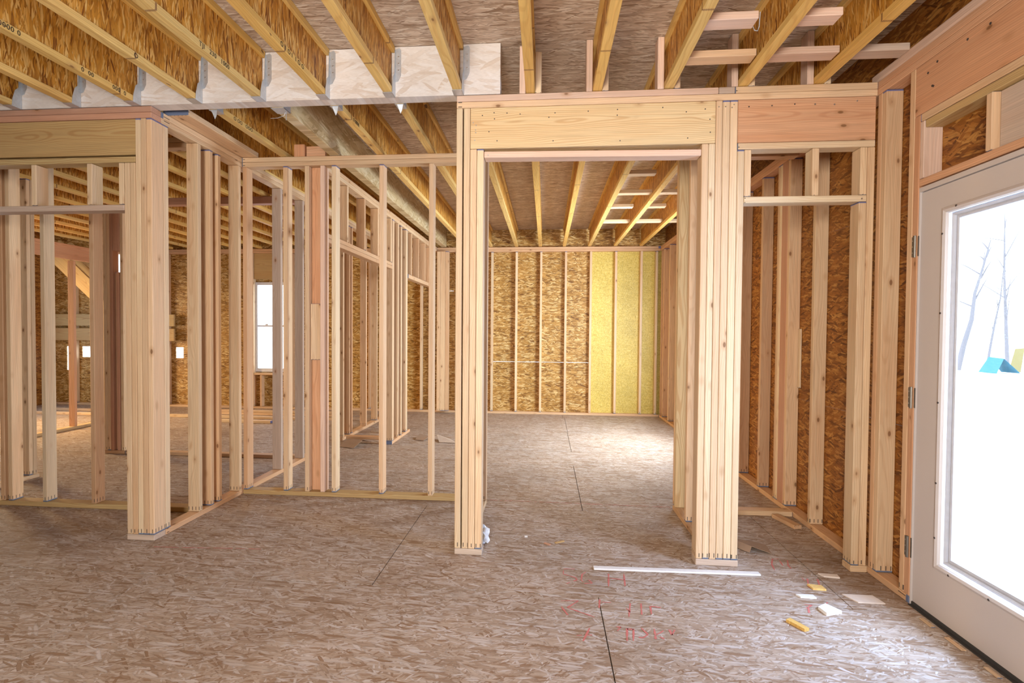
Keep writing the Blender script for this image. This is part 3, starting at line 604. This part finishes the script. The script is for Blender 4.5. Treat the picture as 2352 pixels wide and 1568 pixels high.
# ------------------------------------------------------------------ long wall beyond the partition
LX0, LX1 = -1.919, -1.830
board('bottom_plate', LX0, LX1, 6.16, 7.00, 0, T, 'stud', 'short floor plate between the two inner door gaps', 'plate', 'floor plates')
board('top_plate', LX0, LX1, LB, 8.742, H0, H1, 'stud', 'lower top plate of the long wall under the thick pale beam', 'plate', 'top plates')
board('top_plate', LX0, LX1, LB, 8.742, H1, HT, 'stud', 'upper top plate of the long wall under the thick pale beam', 'plate', 'top plates')
board('flat_plate', LX0, LX1, LB, 6.16, 2.100, 2.138, 'stud', 'lower flat board over the nearer inner door gap', 'plate', 'flat plates')
board('flat_plate', LX0, LX1, LB, 6.16, 2.1385, 2.177, 'stud', 'upper flat board over the nearer inner door gap', 'plate', 'flat plates')
board('flat_plate', LX0, LX1, 6.89, 8.40, 2.070, 2.125, 'stud', 'flat board over the farther inner door gap', 'plate', 'flat plates')
G = 'studs of the long inner wall'
for y, lab in [(6.165, 'first stud between the two inner door gaps'), (6.2035, 'second stud between the two inner door gaps'), (6.405, 'third stud between the two inner door gaps'), (6.55, 'fourth stud between the two inner door gaps'), (6.78, 'fifth stud between the two inner door gaps'), (6.8185, 'sixth stud between the two inner door gaps')]:
    board('wall_stud', LX0, LX1, y, y+T, T, H0, 'pale', lab, 'stud', G)
G = 'short studs over the inner door gaps'
for i, y in enumerate([4.725, 5.19, 5.62, 6.10]):
    board('cripple_stud', LX0, LX1, y, y+T, 2.1775, H0, 'stud', f'short stud over the nearer inner door gap, {ORD[i]} from the front', 'stud', G)
for i, y in enumerate([7.05, 7.45, 7.85, 8.25]):
    board('cripple_stud', LX0, LX1, y, y+T, 2.1255, H0, 'stud', f'short stud over the farther inner door gap, {ORD[i]} from the front', 'stud', G)
G = 'grouped studs in the far left corner of the far room'
for i, (a, b) in enumerate([(-1.815, -1.757), (-1.756, -1.676), (-1.675, -1.617)]):
    board('wall_stud', a, b, 8.652, 8.741, T, H0, 'stud', f'{ORD[i]} of three studs packed in the far left corner of the far room', 'stud', G)
# closet partition between the two
board('bottom_plate', XL1, LX0, 6.41, 6.499, 0, T, 'stud', 'short cross plate on the floor inside the nearer inner door gap', 'plate', 'floor plates')
# back of the hall beyond the narrow opening
board('bottom_plate', 1.073, XR_, 4.062, 4.151, 0, T, 'stud', 'cross plate on the floor beyond the narrow opening', 'plate', 'floor plates')
board('top_plate', 1.073, XR_, 4.062, 4.151, H0-0.03, H0+0.008, 'stud', 'cross plate overhead beyond the narrow opening', 'plate', 'top plates')
board('wood_offcut', 1.70, 1.76, 3.80, 4.04, 0.0004, 0.03, 'stud', 'wood offcut on the floor beyond the narrow opening', 'offcut', tilt=('Z', 0.25))

# ------------------------------------------------------------------ far wall
board('bottom_plate', -8.9, XR_, FW, FS, 0, T, 'stud', 'floor plate along the foot of the far wall', 'plate', 'floor plates')
board('top_plate', -8.9, XR_, FW, FS, H0, H1, 'stud', 'lower top plate along the far wall', 'plate', 'top plates')
board('top_plate', -8.9, XR_, FW, FS, H1, HT, 'stud', 'upper top plate along the far wall', 'plate', 'top plates')
G = 'studs of the far room end wall'
for i in range(7):
    x = -0.9219+0.4064*i
    board('wall_stud', x, x+T, FW, FS, T, H0, 'pale', f'stud of the far room end wall, {ORD[i]} from the central post' if i else 'stud of the far room end wall hidden beside the central post', 'stud', G)
for x, lab in ((-2.122, 'end wall stud seen through the farther inner door gap'), (-1.52, 'end wall stud right of the packed far corner studs'), (1.76, 'end wall stud in the far right corner')):
    board('wall_stud', x, x+T, FW, FS, T, H0, 'pale', lab, 'stud', G)
G = 'studs of the end wall in the left rooms'
for x, lab in ((-3.02, 'end wall stud glimpsed deep inside the nearer inner door gap'), (-4.40, 'end wall stud edging the far window on its right'), (-5.10, 'end wall stud edging the far window on its left'), (-6.68, 'end wall stud beside the small bright opening right of the corner post'), (-8.45, 'end wall stud left of the small bright openings, near the lone orange post')):
    board('wall_stud', x, x+T, FW, FS, T, H0, 'stud', lab, 'stud', G)
hd = board('door_header', -5.06, -4.40, FW+0.01, FS, 2.25, H0, 'olive', 'yellowish header above the far window', 'header', 'headers')
board('flat_plate', -5.06, -4.40, FW, FS, 0.585, 0.625, 'stud', 'rough sill board under the far window', 'plate', 'flat plates')
board('cripple_stud', -4.95, -4.95+T, FW, FS, T, 0.585, 'stud', 'short stud under the far window', 'stud')
w1 = tag(empty('window_1', (-4.74, FS, 0.63)), kind='structure')
bm = bmesh.new()
for b in [(-5.06, -5.02, FS-0.03, FS+0.02, 0.64, 2.20), (-4.46, -4.42, FS-0.03, FS+0.02, 0.64, 2.20), (-5.02, -4.46, FS-0.03, FS+0.02, 2.15, 2.20), (-5.02, -4.46, FS-0.03, FS+0.02, 0.64, 0.70)]: addbox(bm, *b)
link_bm('window_frame', bm, 'vinyl', parent=w1)
boxes('meeting_rail', [(-5.02, -4.46, FS-0.02, FS+0.015, 1.425, 1.455)], 'vinyl', w1); boxes('sash_lock', [(-4.88, -4.83, FS-0.03, FS-0.02, 1.452, 1.475)], 'vinyl', w1)
boxes('glass_pane', [(-5.02, -4.46, FS-0.003, FS, 0.70, 2.15)], 'glass', w1)

# ------------------------------------------------------------------ left rooms farther back
board('bottom_plate', -4.56, XL0, 5.335, 5.424, 0, T, 'stud', 'cross plate on the floor of the left rear room', 'plate', 'floor plates')
board('top_plate', -4.55, XL0, 5.335, 5.424, H0, HT, 'red', 'reddish cross plate overhead in the left rear room', 'plate', 'top plates')
G = 'studs deep in the left rooms'
for x0, x1, y0, y1, mt, lab in [(-4.705, -4.616, 4.322, 4.36, 'stud', 'front one of a doubled stud seen low behind the left opening'), (-4.705, -4.616, 4.361, 4.40, 'stud', 'rear one of a doubled stud seen low behind the left opening'),
        (-4.800, -4.763, 5.335, 5.424, 'stud', 'leftmost shaded stud of the packed group near the corner post'), (-4.762, -4.725, 5.335, 5.424, 'stud', 'second shaded stud of the packed group near the corner post'), (-4.603, -4.566, 5.335, 5.424, 'stud', 'last shaded stud of the packed group near the corner post')]:
    board('wall_stud', x0, x1, y0, y1, T, H0, mt, lab, 'stud', G)
board('wall_stud', -4.724, -4.688, 5.335, 5.424, T, H0, 'red', 'reddish shaded stud of the packed group, left of the bright slit', 'stud', G)
board('wall_stud', -4.650, -4.613, 5.335, 5.424, T, 1.98, 'red', 'reddish shaded stud of the packed group, right of the other short one', 'stud', G)
board('slit_header', -4.687, -4.604, 5.335, 5.424, 2.21, H0, 'red', 'upper filler piece of the packed stud group, above the bright slit', 'block')
board('wall_stud', -4.687, -4.651, 5.37, 5.424, T, 1.98, 'stud', 'shorter stud of the packed group, ending under the bright slit', 'stud', G)
board('bottom_plate', -4.80, -4.566, 5.335, 5.424, 0, T, 'stud', 'floor plate under the packed stud group near the corner post', 'plate', 'floor plates')
board('bottom_plate', -4.705, -4.616, 3.80, 4.42, 0, T, 'stud', 'floor plate under the doubled stud behind the left opening', 'plate', 'floor plates')
board('bottom_plate', -6.455, -6.366, 5.85, 8.2, 0, T, 'cream', 'bright floor plate crossing the lit floor in the left rear', 'plate', 'floor plates')
board('wall_stud', -6.455, -6.366, 6.60, 6.64, T, 2.285, 'peach', 'orange lone post standing in the lit left rear room', 'stud', G)
board('stair_header', -6.45, -6.41, 5.85, 7.0, 2.30, 2.50, 'peach', 'orange board overhead on the lone post in the left rear room', 'header', 'headers')
st = tag(empty('stair_carriage', (-7.2, 7.7, 0.9)), 'sloping stair boards rising in the left rear room', 'stair')
for y in (7.55, 7.75, 7.95):
    board('stringer', -7.95, -6.75, y, y+T, 2.17, 2.40, 'olive', parent=st, tilt=('Y', R(42)))
    board('stair_post', -7.02, -6.93, y, y+T, 0.0005, 1.93, 'olive', parent=st)
board('landing_rim', -8.9, -6.5, 8.704, 8.742, 1.42, 1.63, 'olive', 'olive board nailed across the end wall studs, above the small windows', 'board', 'landing boards')
board('landing_rim', -8.9, -6.5, 8.704, 8.742, 1.16, 1.38, 'olive', 'lower olive board across the end wall studs, just above the small windows', 'board', 'landing boards')
G = 'loose boards on the floor of the left rooms'
for i, (x0, x1, y0, y1, z0, z1) in enumerate([(-8.6, -7.06, 7.70, 7.79, 0.0004, T), (-8.3, -7.06, 8.08, 8.17, 0.0004, T), (-5.9, -3.0, 7.70, 7.79, 0.0004, T), (-5.6, -3.2, 8.05, 8.14, 0.0004, T), (-5.4, -3.1, 8.06, 8.13, 0.0390, 0.076), (-5.0, -4.0, 7.35, 7.44, 0.0004, T)]):
    board('loose_lumber', x0, x1, y0, y1, z0, z1, 'pale', ['front long board lying on the lit floor at far left', 'rear long board lying on the lit floor at far left', 'front long board lying before the far window', 'rear long board lying before the far window, lower of two', 'rear long board lying before the far window, upper of two', 'short board lying in front of the far window boards'][i], 'board', G)

# ------------------------------------------------------------------ debris and marks on the floor
board('trim_strip', 0.283, 1.213, 3.028, 3.068, 0.0004, 0.012, 'whitewood', 'long whitish stick lying at the foot of the six stud post', 'stick', tilt=('Z', 0.022), bev=0.003)
def slab_poly(name, pts, z0, z1, mat, label, cat, group=None):
    bm = bmesh.new(); a = [bm.verts.new((x, y, z0)) for x, y in pts]; b = [bm.verts.new((x, y, z1)) for x, y in pts]
    bm.faces.new(a[::-1]); bm.faces.new(b)
    for i in range(len(pts)): bm.faces.new((a[i], a[(i+1) % len(pts)], b[(i+1) % len(pts)], b[i]))
    return tag(link_bm(name, bm, mat), label, cat, group)
G = 'wood scraps on the floor by the door'
slab_poly('wood_offcut', [(1.140, 2.565), (1.187, 2.487), (1.212, 2.498), (1.165, 2.580)], 0.0004, 0.014, 'flange', 'small yellow wood offcut lying alone near the door', 'offcut', G)
slab_poly('wood_offcut', [(1.350, 2.700), (1.360, 2.640), (1.445, 2.668), (1.402, 2.735)], 0.0004, 0.016, 'whitewood', 'white painted wood offcut between chalk marks and door', 'offcut', G)
slab_poly('wood_offcut', [(1.305, 2.835), (1.318, 2.808), (1.395, 2.805), (1.392, 2.838)], 0.0004, 0.008, 'whitewood', 'thin white chip behind the white painted offcut', 'chip', G)
slab_poly('wood_offcut', [(1.418, 2.955), (1.425, 2.905), (1.490, 2.900), (1.487, 2.945)], 0.0004, 0.010, 'flange', 'yellow chip lying in the red chalk marks near the corner', 'chip', G)
slab_poly('wood_offcut', [(1.55, 2.865), (1.585, 2.785), (1.715, 2.785), (1.70, 2.865)], 0.0004, 0.006, 'sawn', 'flat pinkish plywood scrap near the door jamb', 'scrap', G)
slab_poly('wood_offcut', [(1.545, 3.10), (1.56, 3.065), (1.64, 3.055), (1.645, 3.095)], 0.0004, 0.008, 'sawn', 'pale chip on the floor in front of the corner stud', 'chip', G)
def sheet(name, pts, quads, mat, label, cat, th=0.003):
    bm = bmesh.new(); v = [bm.verts.new(p) for p in pts]
    for q in quads: bm.faces.new([v[i] for i in q])
    o = link_bm(name, bm, mat); md = o.modifiers.new('thickness', 'SOLIDIFY'); md.thickness = th
    return tag(o, label, cat)
sheet('cardboard_scrap', [(1.150, 3.52, 0.004), (1.265, 3.35, 0.006), (1.40, 3.36, 0.004), (1.42, 3.50, 0.004), (1.185, 3.53, 0.035), (1.285, 3.37, 0.04)], [(0, 4, 5, 1), (4, 3, 2, 5)], 'card', 'brown cardboard scrap on the floor right of the six stud post', 'cardboard')
sheet('cardboard_scrap', [(-2.40, 5.95, 0.01), (-2.20, 5.88, 0.01), (-2.36, 6.12, 0.07), (-2.16, 6.08, 0.07), (-2.33, 6.25, 0.02), (-2.10, 6.22, 0.02)], [(0, 1, 3, 2), (2, 3, 5, 4)], 'card', 'folded brown cardboard on the floor inside the inner door gap', 'cardboard')
sheet('paper_scrap', [(-1.62, 6.45, 0.005), (-1.50, 6.40, 0.005), (-1.60, 6.62, 0.05), (-1.47, 6.55, 0.03)], [(0, 1, 3, 2)], 'card', 'bent paper scrap by the short inner floor plate', 'scrap')
sheet('board_scrap', [(-1.37, 6.55, 0.06), (-1.29, 6.33, 0.005), (-1.08, 6.32, 0.005), (-1.17, 6.5, 0.01)], [(0, 1, 2, 3)], 'grey', 'tilted flat scrap on the floor of the far room', 'scrap')
bm = bmesh.new()
bmesh.ops.create_icosphere(bm, subdivisions=3, radius=0.05)
for v in bm.verts:
    n = v.co.normalized(); k = 1+0.35*math.sin(9*n.x+3*n.y)*math.cos(7*n.y-4*n.z)+0.2*math.sin(17*n.z+5*n.x)
    v.co = Vector((v.co.x*k*0.75, v.co.y*k, max(-0.036, v.co.z*k*1.25)))
bm.normal_update()
tag(link_bm('plastic_wrapper', bm, 'paper', loc=(-0.395, 3.36, 0.0405)), 'crumpled white plastic at the foot of the post left of the doorway', 'wrapper')
G = 'tiny chips on the floor in the doorway'
for i, (x, y, a, l, mt, lab) in enumerate([(0.10, 3.40, 0.6, 0.07, 'olive', 'tiny dark chip on the floor inside the central doorway'), (0.02, 3.36, -0.7, 0.05, 'red', 'tiny reddish chip on the floor inside the central doorway'), (-0.12, 3.47, 0.1, 0.022, 'whitewood', 'tiny pale crumb on the floor inside the central doorway')]):
    board('wood_chip', x-l/2, x+l/2, y-0.009, y+0.009, 0.0003, 0.008, mt, lab, 'chip', G, tilt=('Z', a), bev=0.001)
def ribbon(bm, pts, w, z):
    for p, q in zip(pts, pts[1:]):
        a = Vector((*p, z)); b = Vector((*q, z)); d = (b-a); n = max(1, int(d.length/0.02)); t = d.normalized(); s = Vector((-t.y, t.x, 0))*w/2
        for k in range(n):
            if random.random() < 0.08: continue
            u = a+d*k/n; v = a+d*(k+1)/n; j = s*(0.6+0.8*random.random())
            bm.faces.new([bm.verts.new(c) for c in (u-j, v-j, v+j, u+j)])
bm = bmesh.new()
CH = [[(0.177, 3.023), (0.113, 3.019), (0.108, 2.954), (0.176, 2.916), (0.182, 2.89), (0.122, 2.841)], [(0.237, 2.991), (0.214, 2.96), (0.205, 2.892), (0.219, 2.851), (0.262, 2.86), (0.245, 2.896)], [(0.363, 2.981), (0.346, 2.832)], [(0.449, 2.99), (0.435, 2.847)], [(0.354, 2.929), (0.443, 2.917)],
      [(0.087, 2.654), (0.176, 2.663), (0.117, 2.59), (0.241, 2.517)], [(0.088, 2.596), (0.117, 2.521)], [(0.287, 2.707), (0.268, 2.562)], [(0.291, 2.661), (0.363, 2.664)], [(0.406, 2.615), (0.42, 2.577)], [(0.433, 2.662), (0.407, 2.534)], [(0.487, 2.668), (0.469, 2.54)], [(0.528, 2.645), (0.52, 2.571)], [(0.53, 2.645), (0.578, 2.637)],
      [(0.212, 2.419), (0.175, 2.313)], [(0.149, 2.353), (0.219, 2.364)], [(0.383, 2.433), (0.368, 2.333)], [(0.412, 2.432), (0.396, 2.336)], [(0.382, 2.429), (0.411, 2.428)], [(0.338, 2.44), (0.357, 2.442), (0.336, 2.409)], [(0.449, 2.443), (0.469, 2.393), (0.444, 2.365), (0.424, 2.367)], [(0.507, 2.442), (0.497, 2.36)], [(0.546, 2.43), (0.506, 2.393), (0.536, 2.364)], [(0.574, 2.441), (0.577, 2.4), (0.599, 2.443)],
      [(1.374, 3.284), (1.338, 3.208), (1.322, 3.128)], [(1.374, 3.284), (1.41, 3.288), (1.396, 3.194)], [(1.455, 3.272), (1.427, 3.197), (1.426, 3.158)], [(1.457, 3.035), (1.418, 2.932)], [(1.511, 3.036), (1.478, 2.938)], [(1.432, 3.046), (1.432, 3.01)], [(1.305, 2.74), (1.341, 2.74), (1.295, 2.703)], [(1.31, 2.712), (1.289, 2.66)], [(1.434, 2.776), (1.377, 2.719)]]
for s in CH: ribbon(bm, s, 0.0075, 0.0012)
ribbon(bm, [(-0.44, 4.21), (0.98, 4.185)], 0.006, 0.0012); ribbon(bm, [(-2.45, 3.06), (-1.75, 3.10)], 0.006, 0.0012)
link_bm('chalk_lettering', bm, 'chalk', parent=fl)

# ------------------------------------------------------------------ outdoors beyond the glass
gr = boxes('ground', [(1.96, 120, -60, 120, -0.60, -0.5), (-80, 1.96, 8.9, 120, -0.60, -0.5)], 'snow', kind='structure')
def tree(name, base, lean, h, r, label, nb=7, seed=1):
    rnd = random.Random(seed); e = empty(name, base); tag(e, label, 'tree', 'bare trees beyond the glass door')
    b = Vector(base); pts = [b+Vector((lean[0]*t, lean[1]*t, h*t))+Vector((rnd.uniform(-.05, .05), rnd.uniform(-.08, .08), 0)) for t in (0, .2, .4, .6, .8, 1)]
    bm = bmesh.new(); tube(bm, pts, [r, r*.85, r*.7, r*.5, r*.35, r*.15], 8); link_bm('tree_trunk', bm, 'bark', parent=e)
    for k in range(nb):
        t = rnd.uniform(.3, .95); p = pts[0].lerp(pts[-1], t); d = Vector((rnd.uniform(-.5, .5), rnd.uniform(-1, 1), rnd.uniform(.1, .8)))*h*.25
        bm = bmesh.new(); tube(bm, [p, p+d*.5+Vector((0, 0, .05)), p+d], [r*.3, r*.2, r*.06], 6); link_bm('branch', bm, 'bark', parent=e)
tree('bare_tree', (22.2, 30.5, -0.5), (0.4, -1.3, 0), 6.8, 0.14, 'leaning bare tree at the left inside the glass door', 8, 3)
tree('bare_tree', (25.5, 31.5, -0.5), (0, 0.6, 0), 9.0, 0.10, 'straight bare tree at the right inside the glass door', 9, 5)
tree('bare_tree', (26.6, 34.2, -0.5), (0, -1.0, 0), 6.8, 0.07, 'thin bare tree in the middle of the glass door view', 8, 8)
sheet('tarp', [(22.0, 27.8, -0.48), (22.0, 28.9, -0.48), (22.4, 27.9, 0.25), (22.4, 28.8, 0.3), (23.0, 27.7, -0.46), (23.0, 28.8, -0.46)], [(0, 1, 3, 2), (2, 3, 5, 4)], 'tarp', 'blue tarp outside beyond the glass door', 'tarp')
sheet('yellow_cover', [(24.0, 28.9, -0.48), (24.0, 29.6, -0.48), (24.2, 28.95, 0.75), (24.2, 29.5, 0.7)], [(0, 1, 3, 2)], 'yellow', 'small yellow cover outside above the blue tarp', 'cover')
